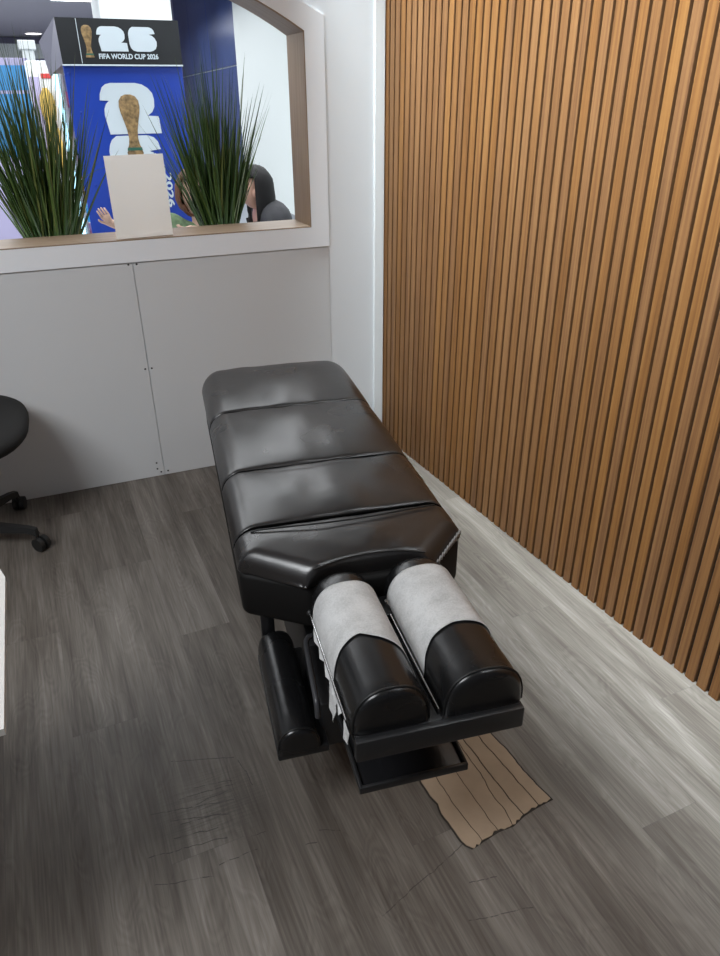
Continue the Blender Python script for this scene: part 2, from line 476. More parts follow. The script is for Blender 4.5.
# ceiling lamps of the concourse
def lampdisc(x, y, r, label):
    t = thing('ceiling_light', label, 'ceiling light', (x, y, 2.75), 0, 'lights in the mall ceiling')
    bm = bmesh.new(); lathe(bm, [(r*1.25, -.012), (r*1.25, -.001)], 20); obj('trim_ring', bm, M['trimw'], t)
    bm = bmesh.new(); lathe(bm, [(r, -.02), (r, -.0125)], 20); obj('diffuser', bm, M['lamp'], t)
lampdisc(.47, 20.4, .16, 'small bright round spot lamp in the grey mall ceiling')
def lamppanel(x0, x1, y0, y1, label):
    t = thing('ceiling_light', label, 'ceiling light', ((x0+x1)/2, (y0+y1)/2, 2.75), 0, 'lights in the mall ceiling')
    hx, hy = (x1-x0)/2, (y1-y0)/2
    bm = bbox(-hx, hx, -hy, hy, -.02, -.001, .004); obj('frame', bm, M['trimw'], t)
    bm = bbox(-hx+.03, hx-.03, -hy+.03, hy-.03, -.026, -.0205, .002); obj('diffuser', bm, M['lamp'], t)
lamppanel(.60, 1.5, 12.4, 13.3, 'square white light panel in the mall ceiling above the kiosk')

# ------------------------------------------------------------------ display kiosk
K = thing('display_kiosk', 'tall blue display kiosk with black header and a gold trophy print', 'kiosk', (.215, 4.5, 0))
KW = .607
# body: blue front board, white cabinet, glass side with lit tube
bm = bbox(0, KW, 0, .03, .06, 1.639, .003); front = obj('front_panel', bm, M['blue'], K)
for x, z in [(.02,1.60),(.05,1.42),(.055,1.24),(.06,1.06),(.585,1.60)]:
    bm = bmesh.new(); bmesh.ops.create_uvsphere(bm, u_segments=10, v_segments=6, radius=.007, matrix=Matrix.Translation((x, -.001, z)) @ Matrix.Diagonal((1, .4, 1, 1)))
    obj('rivet', bm, M['blue'], front)
bm = bbox(-.01, KW, .03, .62, .0, .70, .004); obj('cabinet', bm, M['lilac'], K)
bm = bbox(.06, KW-.005, .03, .60, .70, 1.62, .004); obj('back_board', bm, M['pink'], K)
bm = bbox(-.03, -.022, .05, .60, .70, 1.60, .002); obj('side_glass', bm, M['glass'], K)
bm = bmesh.new(); tube(bm, [(-.04, .13, .70), (-.04, .13, 1.60)], .011, 12); obj('light_tube', bm, M['led'], K)
bm = bbox(-.028, -.006, .10, .17, .70, 1.60, .003); obj('tube_holder', bm, M['trimw'], K)
for i in range(7):
    bm = bbox(-.015, .055, .2, .5, .72+.12*i, .80+.12*i, .02, 3)
    obj('prize', bm, [M['pink'], M['screen'], M['yellow'], M['red'], M['green_band'], M['lilac'], M['pink']][i], K)
# header: front board with a side that falls away to the back
bm = bmesh.new()
hv = [(0,-.02,1.642),(KW,-.02,1.640),(KW,-.02,1.843),(-.003,-.02,1.845)]
hb = [(-.055,.50,1.60),(KW,.50,1.64),(KW,.50,1.843),(-.08,.50,1.765)]
f = [bm.verts.new(p) for p in hv]; g = [bm.verts.new(p) for p in hb]
bm.faces.new(f).material_index = 0; bm.faces.new(g)
for i in range(4):
    j = (i+1) % 4
    F = bm.faces.new([f[i], f[j], g[j], g[i]]); F.material_index = 1 if i == 3 else 0
hdr = obj('header', bm, [M['header'], M['header_side_reflect']], K)
bm = bbox(.095, .098, -.023, -.0205, 1.645, 1.842, .0003, 1); obj('header_seam', bm, M['letter'], hdr)
bm = bbox(-.003, KW+.003, -.026, -.018, 1.634, 1.641, .001, 1); obj('header_edge', bm, M['letter'], hdr)

def arcpts(cx, cz, r, a0, a1, n=6):
    return [(cx + r*math.cos(math.radians(a0+(a1-a0)*i/n)), cz + r*math.sin(math.radians(a0+(a1-a0)*i/n))) for i in range(n+1)]
def smooth_poly(p, it=1):
    for _ in range(it):
        q = []
        for i in range(len(p)):
            a, b = p[i], p[(i+1) % len(p)]
            q += [(a[0]*.75+b[0]*.25, a[1]*.75+b[1]*.25), (a[0]*.25+b[0]*.75, a[1]*.25+b[1]*.75)]
        p = q
    return p
def glyph2():
    # blocky two: rounded shoulders, a notch on each side, square foot
    return [(-.05, .67), (-.03, .80), (.02, .92), (.09, .98), (.18, 1.0), (.62, 1.0), (.74, .97), (.84, .90), (.91, .80), (.93, .68), (.92, .53), (.87, .43), (.78, .36),
            (.98, .345), (1.0, 0), (.05, 0), (0, .38), (.01, .50), (.05, .60), (.11, .66)]
def glyph6():
    return [(0, .30), (-.01, .72), (.02, .84), (.07, .93), (.16, 1.0), (.75, 1.0), (.86, .96), (.93, .88), (.97, .73), (.75, .70), (.86, .65), (.95, .55), (1.01, .40), (1.0, .25), (.95, .12), (.85, .04), (.72, 0), (.25, 0), (.12, .04), (.04, .14)]
def add_glyph(name, pts, x, z, sx, sz, parent, y=-.024, th=.003, mat='letter', shear=0):
    bm = bmesh.new()
    prism(bm, [(x + px*sx + shear*pz*sz, z + pz*sz) for px, pz in pts], y, y+th, 'y')
    return obj(name, bm, M[mat], parent)
# small emblem on the header
add_glyph('numeral', glyph2(), .193, 1.700, .142, .110, hdr)
add_glyph('numeral', glyph6(), .345, 1.700, .138, .110, hdr)
def text(name, s, x, z, size, parent, y=-.0235, roll=0, bold=.012):
    cu = bpy.data.curves.new(name, 'FONT'); cu.body = s; cu.size = size; cu.extrude = .001; cu.offset = bold*size
    o = bpy.data.objects.new(name+'_c', cu); COL.objects.link(o)
    dg = bpy.context.evaluated_depsgraph_get()
    me = bpy.data.meshes.new_from_object(o.evaluated_get(dg))
    bpy.data.objects.remove(o); bpy.data.curves.remove(cu)
    w = max(v.co.x for v in me.vertices)
    me.materials.clear(); me.materials.append(M['letter'])
    for v in me.vertices:
        c = v.co.copy(); cx, cz = c.x, c.y
        if roll: cx, cz = c.y, -c.x
        v.co = (x+cx, y - c.z, z+cz)
    t = bpy.data.objects.new(name, me); link(t, parent); return t, w
tx, w = text('lettering', 'FIFA WORLD CUP 2026', 0, 0, .042, hdr, bold=.03)
sc = .302/w
for v in tx.data.vertices: v.co = (.182 + v.co.x*sc, v.co.y, 1.667 + v.co.z*.75)
# big stacked emblem on the front
add_glyph('numeral', glyph2(), .168, 1.312, .288, .245, front, y=-.004)
add_glyph('numeral', glyph6(), .165, 1.040, .283, .264, front, y=-.004)
tv, w = text('lettering', '2026', .445, 0, .048, front, y=-.004, roll=1, bold=.03)
for v in tv.data.vertices: v.co.z = 1.11 + v.co.z*.185/w
# trophy reliefs (plain gold cup shape)
def trophy(x, z, h, parent, y):
    prof = [(.15,0),(.155,.04),(.14,.07),(.13,.12),(.105,.17),(.085,.28),(.10,.42),(.135,.56),(.175,.70),(.192,.80),(.182,.90),(.13,.97),(.05,1.0)]
    bm = bmesh.new(); lathe(bm, [(r*h*.95, q*h) for r, q in prof], 20, .12, (x, y, z))
    t = obj('trophy', bm, M['gold'], parent, smooth=50)
    bm = bmesh.new(); lathe(bm, [(.14*h, .075*h), (.128*h, .125*h)], 20, .14, (x, y, z)); obj('band', bm, M['green_band'], t)
trophy(.140, 1.672, .142, hdr, -.022)
trophy(.300, 1.208, .295, front, -.006)

# arcade cabinet, screens and plush bear seen left of the kiosk
A = thing('arcade_machine', 'white arcade cabinet with yellow figure beside the blue kiosk', 'arcade machine', (.11, 6.3, 0))
bm = bbox(-.06, .12, 0, .5, 0, 1.72, .01); obj('cabinet', bm, M['mall_white'], A)
bm = bbox(-.058, -.056+.07, -.012, -.001, .6, 1.62, .002); obj('side_stripe', bm, M['lilac'], A)
bm = bmesh.new()
lathe(bm, [(.005, 1.0), (.045, 1.02), (.055, 1.15), (.05, 1.27), (.03, 1.32), (.045, 1.36), (.055, 1.42), (.045, 1.5), (.015, 1.55)], 14, .5, (.04, -.04, 0))
obj('figure', bm, M['yellow'], A, smooth=60)
tx2 = bbox(.03, .10, -.008, -.001, 1.61, 1.64, .001); obj('red_mark', tx2, M['red'], A)
S = thing('video_screen', 'bright blue wall of video screens at far left behind grass', 'screen', (-.45, 9.6, 0))
bm = bbox(-.30, .56, 0, .12, 0, 1.86, .01); obj('stand', bm, M['lilac'], S)
bm = bbox(-.26, .52, -.012, -.001, 1.555, 1.79, .002); obj('screen', bm, M['screen'], S)
bm = bbox(-.26, .52, -.012, -.001, .9, 1.52, .002); obj('screen', bm, M['screen'], S)
C2 = thing('storefront_column', 'pale grey column between the blue screens and the arcade cabinet', 'column', (.17, 11, 0))
bm = bbox(-.09, .05, 0, .2, 0, 2.0, .01); obj('shaft', bm, M['mall_white'], C2)
bm = bbox(-.12, .08, -.03, .23, 2.0, 2.1, .01); obj('capital', bm, M['mall_white'], C2)

# ------------------------------------------------------------------ potted grasses outside the window
def grass(label, cx, cy, seed, n, spread, hmax, extras=(), br=.056):
    rnd = random.Random(seed)
    t = thing('potted_grass', label, 'plant', (cx, cy, .82), 0, 'artificial grasses outside the window')
    bm = bmesh.new()
    lathe(bm, [(q*br/.056, z) for q, z in [(.060, 0), (.064, .004), (.078, .135), (.080, .14), (.074, .14), (.070, .125)]], 24)
    obj('pot', bm, M['pot'], t, smooth=40)
    bm = bmesh.new(); lathe(bm, [(.068*br/.056, .1255), (.066*br/.056, .130)], 20); obj('soil', bm, M['soil'], t)
    bm = bmesh.new()
    def blade(p0, d, L, bend, w, seg=9):
        p = Vector(p0); dr = Vector(d).normalized(); bd = Vector(bend)
        side = dr.cross(Vector((rnd.uniform(-1, 1), rnd.uniform(-1, 1), .1))).normalized()
        nn = side.cross(dr).normalized()
        rows = []
        for i in range(seg+1):
            f = i/seg
            ww = w*(1 - f)**.75 * min(1, .55 + 2.5*f)
            if i == seg:
                rows.append([bm.verts.new(p)])
            else:
                rows.append([bm.verts.new(p - side*ww), bm.verts.new(p + nn*ww*.45), bm.verts.new(p + side*ww)])
            dr = (dr + bd*(1.6*f/seg)).normalized()
            p = p + dr*(L/seg)
        for a, b in zip(rows, rows[1:]):
            if len(b) == 3:
                bm.faces.new([a[0], a[1], b[1], b[0]]); bm.faces.new([a[1], a[2], b[2], b[1]])
            else:
                bm.faces.new([a[0], a[1], b[0]]); bm.faces.new([a[1], a[2], b[0]])
    for i in range(n):
        an = rnd.uniform(0, 2*PI); r = br*math.sqrt(rnd.random())
        lean = rnd.gauss(0, 1)*spread
        lx = math.cos(an)*r*.25/br + lean; ly = math.sin(an)*r*.09/br + rnd.gauss(0, .10)
        if ly < -.05: ly = -.05 - .15*(-.05 - ly)
        L = hmax*rnd.choice([rnd.uniform(.35, .6), rnd.uniform(.55, .82), rnd.uniform(.55, .82), rnd.uniform(.8, 1.0)])*(1 - .35*min(1, abs(lx)/.6))
        out = Vector((lx, ly, 0))
        blade((math.cos(an)*r, math.sin(an)*r, .124), (lx, ly, 1), L, out*rnd.uniform(.0, .5) - Vector((0, 0, rnd.uniform(0, .25)*min(1, out.length*2))), rnd.uniform(.0040, .0072))
    for (p0, d, L, bend, w) in extras: blade(p0, d, L, bend, w, 14)
    obj('foliage', bm, M['blade'], t, smooth=180)
    return t
grass('tall artificial grass plant left of the white card sign', 0.0, 3.30, 3, 420, .13, .82,
      [((.03, 0, .13), (.25, -.1, 1), .50, (1.9, 0, -1.6), .004), ((.05, 0, .13), (.30, 0, .8), .30, (.5, 0, .1), .003), ((.04, .02, .13), (.45, 0, .9), .42, (.5, 0, .1), .003)], .088)
grass('tall artificial grass plant right of the white card sign', .69, 3.28, 11, 360, .14, .79, (), .064)

# ------------------------------------------------------------------ card sign on the sill
G = thing('card_sign', 'white folded card sign standing on the window sill', 'sign', (.332, 2.995, SILL+.0045))
G.rotation_euler = (0, 0, math.radians(6))
bm = bmesh.new()
SW = .108
# a sheet that leans back a little and folds into a small foot
prof = [(-.018, 0), (.0, .0), (.0, .003), (-.012, .006), (-.0125, .012), (-.008, .29), (-.011, .29), (-.0155, .012), (-.018, .003)]
a = [bm.verts.new((-SW, y, z)) for y, z in prof]; b = [bm.verts.new((SW, y, z)) for y, z in prof]
bm.faces.new(a); bm.faces.new(b)
for i in range(len(prof)): bm.faces.new([a[i], a[(i+1) % len(prof)], b[(i+1) % len(prof)], b[i]])
obj('sheet', bm, M['sign'], G)

# ------------------------------------------------------------------ two people beyond the window
def skin_mesh(name, verts, edges, radii, mat, parent, root=0, sub=2):
    me = bpy.data.meshes.new(name); me.from_pydata(verts, edges, [])
    o = bpy.data.objects.new(name+'_s', me); COL.objects.link(o)
    m = o.modifiers.new('s', 'SKIN'); m.use_smooth_shade = True
    for i, sv in enumerate(me.skin_vertices[0].data):
        r = radii[i]; sv.radius = (r, r) if not isinstance(r, tuple) else r
        sv.use_root = (i == root)
    s = o.modifiers.new('u', 'SUBSURF'); s.levels = sub; s.render_levels = sub
    dg = bpy.context.evaluated_depsgraph_get(); dg.update()
    out = bpy.data.meshes.new_from_object(o.evaluated_get(dg))
    bpy.data.objects.remove(o); bpy.data.meshes.remove(me)
    out.name = name; out.materials.clear(); out.materials.append(mat)
    for p in out.polygons: p.use_smooth = True
    r = bpy.data.objects.new(name, out); return link(r, parent)

class Sk:
    def __init__(s): s.v = []; s.e = []; s.r = []
    def add(s, p, r, parent=None):
        s.v.append(tuple(p)); s.r.append(r)
        if parent is not None: s.e.append((parent, len(s.v)-1))
        return len(s.v)-1
    def chain(s, pts, parent):
        for p, r in pts: parent = s.add(p, r, parent)
        return parent
def hand(sk, wrist_i, wrist, dirv, palmn, size, thumb_side):
    d = Vector(dirv).normalized(); n_ = Vector(palmn).normalized(); sd = d.cross(n_).normalized()*thumb_side
    w = Vector(wrist)
    pm = sk.add(w + d*.42*size, .20*size, wrist_i)
    for k, (off, ln) in enumerate([(.20, .42), (.07, .50), (-.07, .46), (-.20, .36)]):
        b0 = w + d*.50*size + sd*off*size
        p1 = b0 + d*ln*.45*size - n_*.03*size; p2 = b0 + d*ln*.8*size - n_*.10*size; p3 = b0 + d*ln*1.0*size - n_*.2*size
        sk.chain([(b0, .075*size), (p1, .062*size), (p2, .055*size), (p3, .045*size)], pm)
    t0 = w + d*.22*size + sd*.22*size
    sk.chain([(t0, .085*size), (t0 + d*.18*size + sd*.16*size, .07*size), (t0 + d*.36*size + sd*.2*size, .055*size)], wrist_i)

def head_mesh(bmh, c, R, face, up=Vector((0, 0, 1))):
    """adds eyes, nose, mouth, ears for a head centred at c; face = direction"""
    pass

# child in green, standing at the ledge
CH = thing('person', 'auburn-haired child in a green sweater leaning on the ledge', 'person', (.70, 3.80, 0))
def P3(x, y, z): return (x, y, z)
sk = Sk()
pel = sk.add((0, 0, .54), .085)
ch = sk.chain([((0, -.02, .66), .08), ((0, -.05, .78), .09), ((-.005, -.07, .88), .085)], pel)
nk = sk.chain([((-.01, -.08, .95), .04), ((-.015, -.09, .99), .045)], ch)
hd = sk.chain([((-.02, -.095, 1.06), .082), ((-.02, -.09, 1.13), .078), ((-.02, -.085, 1.175), .05)], nk)
for s in (-1, 1):
    sk.chain([((s*.07, 0, .50), .07), ((s*.075, -.01, .30), .052), ((s*.075, 0, .08), .035), ((s*.075, -.03, .03), .032), ((s*.08, -.11, .025), .025)], pel)
# right arm reaches along the ledge to the viewer's left, left arm rests in front
sh = sk.add((-.095, -.08, .885), .05, ch)
el = sk.chain([((-.15, -.13, .965), .036)], sh)
wr = sk.chain([((-.40, -.14, .965), .028), ((-.435, -.14, .972), .022)], el)
hand(sk, wr, (-.435, -.14, .972), (-.5, 0, .9), (0, -1, 0), .085, -1)
sh = sk.add((.085, -.09, .875), .05, ch)
wr = sk.chain([((.06, -.22, .84), .036), ((-.05, -.27, .93), .028), ((-.075, -.27, .945), .022)], sh)
hand(sk, wr, (-.075, -.27, .945), (-1, 0, .1), (0, 0, -1), .085, 1)
body = skin_mesh('body', sk.v, sk.e, sk.r, M['skin_pale'], CH)
def face_bits(parent, c, R, yaw, mats=('eye', 'lip', 'skin_pale')):
    f = Vector((math.sin(yaw), -math.cos(yaw), 0)); sdv = Vector((math.cos(yaw), math.sin(yaw), 0)); c = Vector(c)
    for s in (-1, 1):
        bm = bmesh.new(); bmesh.ops.create_uvsphere(bm, u_segments=10, v_segments=8, radius=R*.075, matrix=Matrix.Translation(c + f*R*.92 + sdv*R*.36*s))
        obj('eye', bm, M[mats[0]], parent, smooth=180)
        bm = bmesh.new(); bmesh.ops.create_uvsphere(bm, u_segments=10, v_segments=8, radius=R*.2, matrix=Matrix.Translation(c + sdv*R*.98*s - Vector((0, 0, R*.1))) @ Matrix.Diagonal((.5, 1, 1.3, 1)))
        obj('ear', bm, M[mats[2]], parent, smooth=180)
    bm = bmesh.new(); bmesh.ops.create_cone(bm, segments=10, radius1=R*.2, radius2=R*.05, depth=R*.42, cap_ends=True, matrix=Matrix.Translation(c + f*R*1.02 - Vector((0, 0, R*.22))) @ Matrix.Rotation(-.35, 4, sdv))
    obj('nose', bm, M[mats[2]], parent, smooth=180)
    bm = bmesh.new(); bmesh.ops.create_uvsphere(bm, u_segments=10, v_segments=8, radius=R*.24, matrix=Matrix.Translation(c + f*R*.88 - Vector((0, 0, R*.58))) @ Matrix.Rotation(yaw, 4, 'Z') @ Matrix.Diagonal((1, .4, .3, 1)))
    obj('mouth', bm, M[mats[1]], parent, smooth=180)
face_bits(body, (-.02, -.095, 1.08), .083, -.35)
def hair_shell(parent, c, R, back, mat, drop, name='hair'):
    bm = bmesh.new(); c = Vector(c); back = Vector(back).normalized()
    bmesh.ops.create_uvsphere(bm, u_segments=28, v_segments=18, radius=R)
    kill = []
    for v in bm.verts:
        d = v.co.normalized()
        v.co.z *= 1.05
        if d.z < .0:
            v.co.z *= drop; s = 1 + .15*min(1, -d.z*2); v.co.x *= s; v.co.y *= s
        v.co *= 1 + .02*math.sin(d.x*30 + d.y*23)
        if d.dot(back) < -.35 and d.z < .45: kill.append(v)
    bmesh.ops.delete(bm, geom=kill, context='VERTS')
    bmesh.ops.translate(bm, verts=bm.verts, vec=c)
    o = obj(name, bm, mat, parent, smooth=180)
    m = o.modifiers.new('t', 'SOLIDIFY'); m.thickness = .01
    return o
hair_shell(CH, (-.02, -.085, 1.10), .096, (-.3, 1, 0), M['auburn'], 1.3)
sk = Sk()
pel2 = sk.add((0, 0, .56), .095)
ch = sk.chain([((0, -.02, .66), .092), ((0, -.05, .78), .10), ((-.005, -.07, .89), .092)], pel2)
sk.chain([((-.1, -.08, .895), .062), ((-.15, -.13, .968), .052), ((-.30, -.14, .968), .042)], ch)
sk.chain([((.09, -.09, .88), .06), ((.062, -.22, .845), .046), ((-.03, -.26, .91), .037)], ch)
skin_mesh('sweater', sk.v, sk.e, sk.r, M['green_knit'], CH)
sk = Sk(); p = sk.add((0, 0, .56), .10)
for s in (-1, 1): sk.chain([((s*.07, 0, .49), .08), ((s*.075, -.01, .30), .062), ((s*.075, 0, .09), .05)], p)
skin_mesh('trousers', sk.v, sk.e, sk.r, M['purple'], CH)
for s in (-1, 1):
    bm = bmesh.new(); bmesh.ops.create_uvsphere(bm, u_segments=14, v_segments=10, radius=.05, matrix=Matrix.Translation((s*.079, -.05, .036)) @ Matrix.Diagonal((.85, 1.9, .72, 1)))
    obj('shoe', bm, M['cream'], CH, smooth=180)
# purple bag held on the ledge side
BG = tag(obj('cloth_bag', bbox(-.065, .055, -.04, .04, 0, .115, .025, 3), M['purple'], smooth=60, loc=(.665, 3.44, .8205)), 'purple cloth bag on the ledge in front of the child', 'bag')

# seated adult with dark hair, seen beside the grass
ST = thing('round_stool', 'round stool under the dark-haired seated person outside the window', 'stool', (1.29, 4.15, 0))
bm = bmesh.new(); lathe(bm, [(.16, .40), (.175, .41), (.175, .44), (.15, .455)], 24); obj('seat', bm, M['plastic'], ST, smooth=40)
for k in range(4):
    a = PI/4 + k*PI/2
    bm = bmesh.new(); tube(bm, [(math.cos(a)*.11, math.sin(a)*.11, .40), (math.cos(a)*.17, math.sin(a)*.17, 0.001)], .012, 8); obj('leg', bm, M['chrome'], ST)
AD = thing('person', 'dark-haired seated person in a charcoal coat behind the right grass plant', 'person', (1.29, 4.15, .004), -PI/2)
sk = Sk()
pel = sk.add((0, 0, .555), .10)
ch = sk.chain([((0, -.02, .66), .095), ((0, -.08, .78), .11), ((0, -.14, .87), .10)], pel)
nk = sk.chain([((0, -.185, .945), .048)], ch)
sk.chain([((0, -.225, 1.01), .085), ((0, -.225, 1.08), .082), ((0, -.22, 1.115), .05)], nk)
for s in (-1, 1):
    sk.chain([((s*.09, -.04, .53), .085), ((s*.10, -.38, .53), .062), ((s*.10, -.40, .12), .042), ((s*.10, -.42, .05), .038), ((s*.11, -.54, .035), .03)], pel)
    sh = sk.add((s*.16, -.14, .87), .052, ch)
    wr = sk.chain([((s*.20, -.16, .70), .042), ((s*.12, -.33, .655), .03), ((s*.10, -.36, .645), .026)], sh)
    hand(sk, wr, (s*.10, -.36, .645), (-s*.2, -1, -.1), (0, 0, -1), .10, s)
body = skin_mesh('body', sk.v, sk.e, sk.r, M['skin'], AD)
face_bits(body, (0, -.225, 1.03), .088, 0, ('eye', 'lip', 'skin'))
hair_shell(AD, (0, -.205, 1.045), .108, (0, 1, 0), M['dark_hair'], 2.4)
sk = Sk(); p = sk.add((0, 0, .57), .12)
ch = sk.chain([((0, -.02, .66), .115), ((0, -.08, .78), .13), ((0, -.14, .88), .115)], p)
for s in (-1, 1): sk.chain([((s*.11, -.13, .89), .10), ((s*.17, -.14, .875), .078), ((s*.205, -.16, .70), .058), ((s*.13, -.31, .66), .045)], ch)
skin_mesh('coat', sk.v, sk.e, sk.r, M['charcoal'], AD)
sk = Sk(); p = sk.add((0, -.01, .555), .11)
for s in (-1, 1): sk.chain([((s*.09, -.05, .54), .095), ((s*.10, -.38, .535), .075), ((s*.10, -.40, .10), .055)], p)
skin_mesh('trousers', sk.v, sk.e, sk.r, M['denim'], AD)
for s in (-1, 1):
    bm = bmesh.new(); bmesh.ops.create_uvsphere(bm, u_segments=14, v_segments=10, radius=.05, matrix=Matrix.Translation((s*.105, -.47, .042)) @ Matrix.Diagonal((.95, 2.3, .84, 1)))
    obj('shoe', bm, M['plastic'], AD, smooth=180)

# ------------------------------------------------------------------ chiropractic table
T = thing('treatment_table', 'black leather chiropractic treatment table with split head cushions', 'treatment table', (.515, 1.300, 0), math.radians(-7.62))
T.scale = (1, 1, 1.032)

def cushion(name, v0, v1, hwf, ztf, ru=.058, rv0=.009, rv1=.009, crown=.012, zb=.53, nu=34, nv=22, hump=None, front=None, uoff=None):
    """upholstered section: height field over u,v plus a skirt"""
    bm = bmesh.new()
    def spaced(n, r, L0, L1):
        out = [0.0]
        def seg(a, b, k):
            for i in range(1, k+1): out.append(a + (b-a)*i/k)
        a = min(.45, r/(L1-L0))
        e = [a*(1-math.cos(PI/2*i/7)) for i in range(1, 8)]
        out += e
        seg(a, 1-a, n)
        out += [1 - x for x in e[::-1]][1:] + [1.0]
        return sorted(set(round(x, 6) for x in out))
    vs = spaced(nv, .035, v0, v1)
    us = spaced(nu, ru*1.05, -.26, .26)
    def drop(d, r):
        if d >= r: return 0
        return r - math.sqrt(max(0, r*r - (r-d)**2))
    grid = []
    for fv in vs:
        v = v0 + (v1-v0)*fv
        hw = hwf(v)
        row = []
        for fu in us:
            s = fu*2-1
            u = s*hw
            vv = v + (front(s)*(1-fv)**2 if front else 0)
            du = (1-abs(s))*hw
            a = drop(du, ru)*1.0
            b0 = drop((v-v0), rv0); b1 = drop((v1-v), rv1)
            z = ztf(v) - max(a, 0) - max(b0, b1)
            z += crown*(1-s*s)*(math.sin(PI*min(1, max(0, fv)))**.5)
            if hump: z += hump(s, fv)
            z = max(z, zb)
            row.append(bm.verts.new((u + (uoff(v) if uoff else 0), vv, z)))
        grid.append(row)
    for i in range(len(vs)-1):
        for j in range(len(us)-1):
            bm.faces.new([grid[i][j], grid[i][j+1], grid[i+1][j+1], grid[i+1][j]])
    rim = grid[0][:] + [r[-1] for r in grid[1:]] + grid[-1][-2::-1] + [r[0] for r in grid[-2:0:-1]]
    low = []
    mid = []
    for v in rim:
        mid.append(bm.verts.new((v.co.x*1.002, v.co.y, (v.co.z + zb)*.5 - .003)))
        low.append(bm.verts.new((v.co.x*.985, v.co.y + (.004 if v.co.y < (v0+v1)/2 else -.004), zb - .006)))
    for A_, B_ in ((rim, mid), (mid, low)):
        for i in range(len(rim)):
            j = (i+1) % len(rim)
            bm.faces.new([A_[i], A_[j], B_[j], B_[i]])
    bm.faces.new(low)
    return obj(name, bm, M['hide'], T, smooth=60)

def wr(amp, seed, fx=3.0):
    return lambda s, f: amp*noise.noise(Vector((s*fx, f*2.0, seed)))
hwc = lambda v: .271
cushion('cushion', .808, 1.238, lambda v: .272 - .035*max(0, (v-1.15)/.088)**2.2, lambda v: .582 + .004*math.sin((v-.80)*8), rv1=.035, hump=wr(.004, 1), crown=.014)
cushion('cushion', .390, .807, hwc, lambda v: .580 + .003*math.sin((v-.39)*7.3), hump=wr(.004, 2), crown=.015, rv0=.011)
cushion('cushion', .098, .387, hwc, lambda v: .580, hump=wr(.004, 3), crown=.014, rv0=.008, rv1=.012)
nose_hw = lambda v: .270 if v > .005 else .270 + (.148-.270)*((.005-v)/.109)
def nose_z(v): return .577 - .004*max(0, (.03-v)/.17)
cushion('cushion', -.104, .095, nose_hw, nose_z, ru=.05, rv0=.011, rv1=.012, crown=.008, zb=.532, hump=wr(.003, 4), front=lambda s: .026*(1-s*s), uoff=lambda v: .014*min(1, max(0, (.01-v)/.11)))
# piping, and black tubes that put shade into the gaps between sections
def pipe_on(pts, r=.0016, name='piping', mat='piping'):
    bm = bmesh.new(); tube(bm, pts, r, 8); return obj(name, bm, M[mat], T, smooth=60)
def seam(v, hw=.2685, z=.5775, crown=.0005):
    pts = []
    for i in range(49):
        f = i/48*2-1
        s_ = math.copysign(1-(1-abs(f))**1.6, f)
        d = (1-abs(s_))*hw
        dr = .058 - math.sqrt(max(0, .058**2 - (.058-d)**2)) if d < .058 else 0
        pts.append((s_*hw, v, max(z - dr + crown*(1-s_*s_), .536)))
    pipe_on(pts, .0030, 'gap_shade_tube', 'gap_shade')
for v_ in (.8075, .3885, .0965): seam(v_)
def curve_pts(f, n=24): return [f(i/n) for i in range(n+1)]
pipe_on(curve_pts(lambda t: ((t*2-1)*.228, .078 - .024*math.sin(PI*t), .5800 + .0098*(1-(t*2-1)**2)**.5)), .0022)
pipe_on(curve_pts(lambda t: (-.19 + .30*t, .375 - .016*math.sin(PI*t), .5822 + .0135*(1-((-.19+.3*t)/.265)**2))), .0013)
pipe_on(curve_pts(lambda t: ((t*2-1)*.128 + .014, -.0985 + .025*(1-(t*2-1)**2), .5715 + .0035*(1-(t*2-1)**2))), .0016)
# upholstered body under the sections
def round_poly(poly, rads, n=7):
    out = []
    N = len(poly)
    for k in range(N):
        p = Vector((*poly[k], 0)); a = (Vector((*poly[k-1], 0)) - p).normalized(); b = (Vector((*poly[(k+1) % N], 0)) - p).normalized()
        half = a.angle(b)/2; r = rads[k]
        c = p + (a+b).normalized()*(r/math.sin(half))
        t0 = p + a*(r/math.tan(half)) - c; t1 = p + b*(r/math.tan(half)) - c
        for q in range(n+1):
            d = t0.lerp(t1, q/n).normalized()
            out.append((c + d*r, d))
    return out
bm = bmesh.new()
rp = round_poly([(-.268, 1.205), (-.268, -.004), (-.126, -.094), (.150, -.094), (.266, -.004), (.266, 1.185)], [.08, .03, .025, .025, .03, .08])
rings = []
for ins, z in [(.016, .412), (.006, .4145), (.0015, .420), (0, .428), (0, .515), (.004, .5225), (.012, .5255)]:
    rings.append([bm.verts.new((p.x - d.x*ins, p.y - d.y*ins, z)) for p, d in rp])
for A_, B_ in zip(rings, rings[1:]):
    for k in range(len(rp)): bm.faces.new([A_[k], A_[(k+1) % len(rp)], B_[(k+1) % len(rp)], B_[k]])
bm.faces.new(rings[0]); bm.faces.new(rings[-1])
obj('table_body', bm, M['hide_side'], T, smooth=50)
# whip-stitched repair along the right front corner
zz = []
for i in range(43):
    f = i/42
    u = .164 + (.266-.164)*f; v = -.103 + .104*f
    k = (.0065, .0, -.0065, .0)[i % 4]
    zz.append((u + .0015, v - .0015, .536 + k + .012*f))
pipe_on(zz, .0020, 'lacing', 'thread')

# pedestal, column and arms
bm = bbox(-.12, .12, -.02, .95, 0.001, .30, .008); obj('pedestal', bm, M['steel_black'], T, smooth=40)
bm = bbox(-.09, .09, .10, .85, .30, .415, .006); obj('lift_column', bm, M['steel_black'], T, smooth=40)
bm = bbox(-.05, .09, -.45, .02, .385, .455, .006); obj('head_arm', bm, M['steel_black'], T, smooth=40)
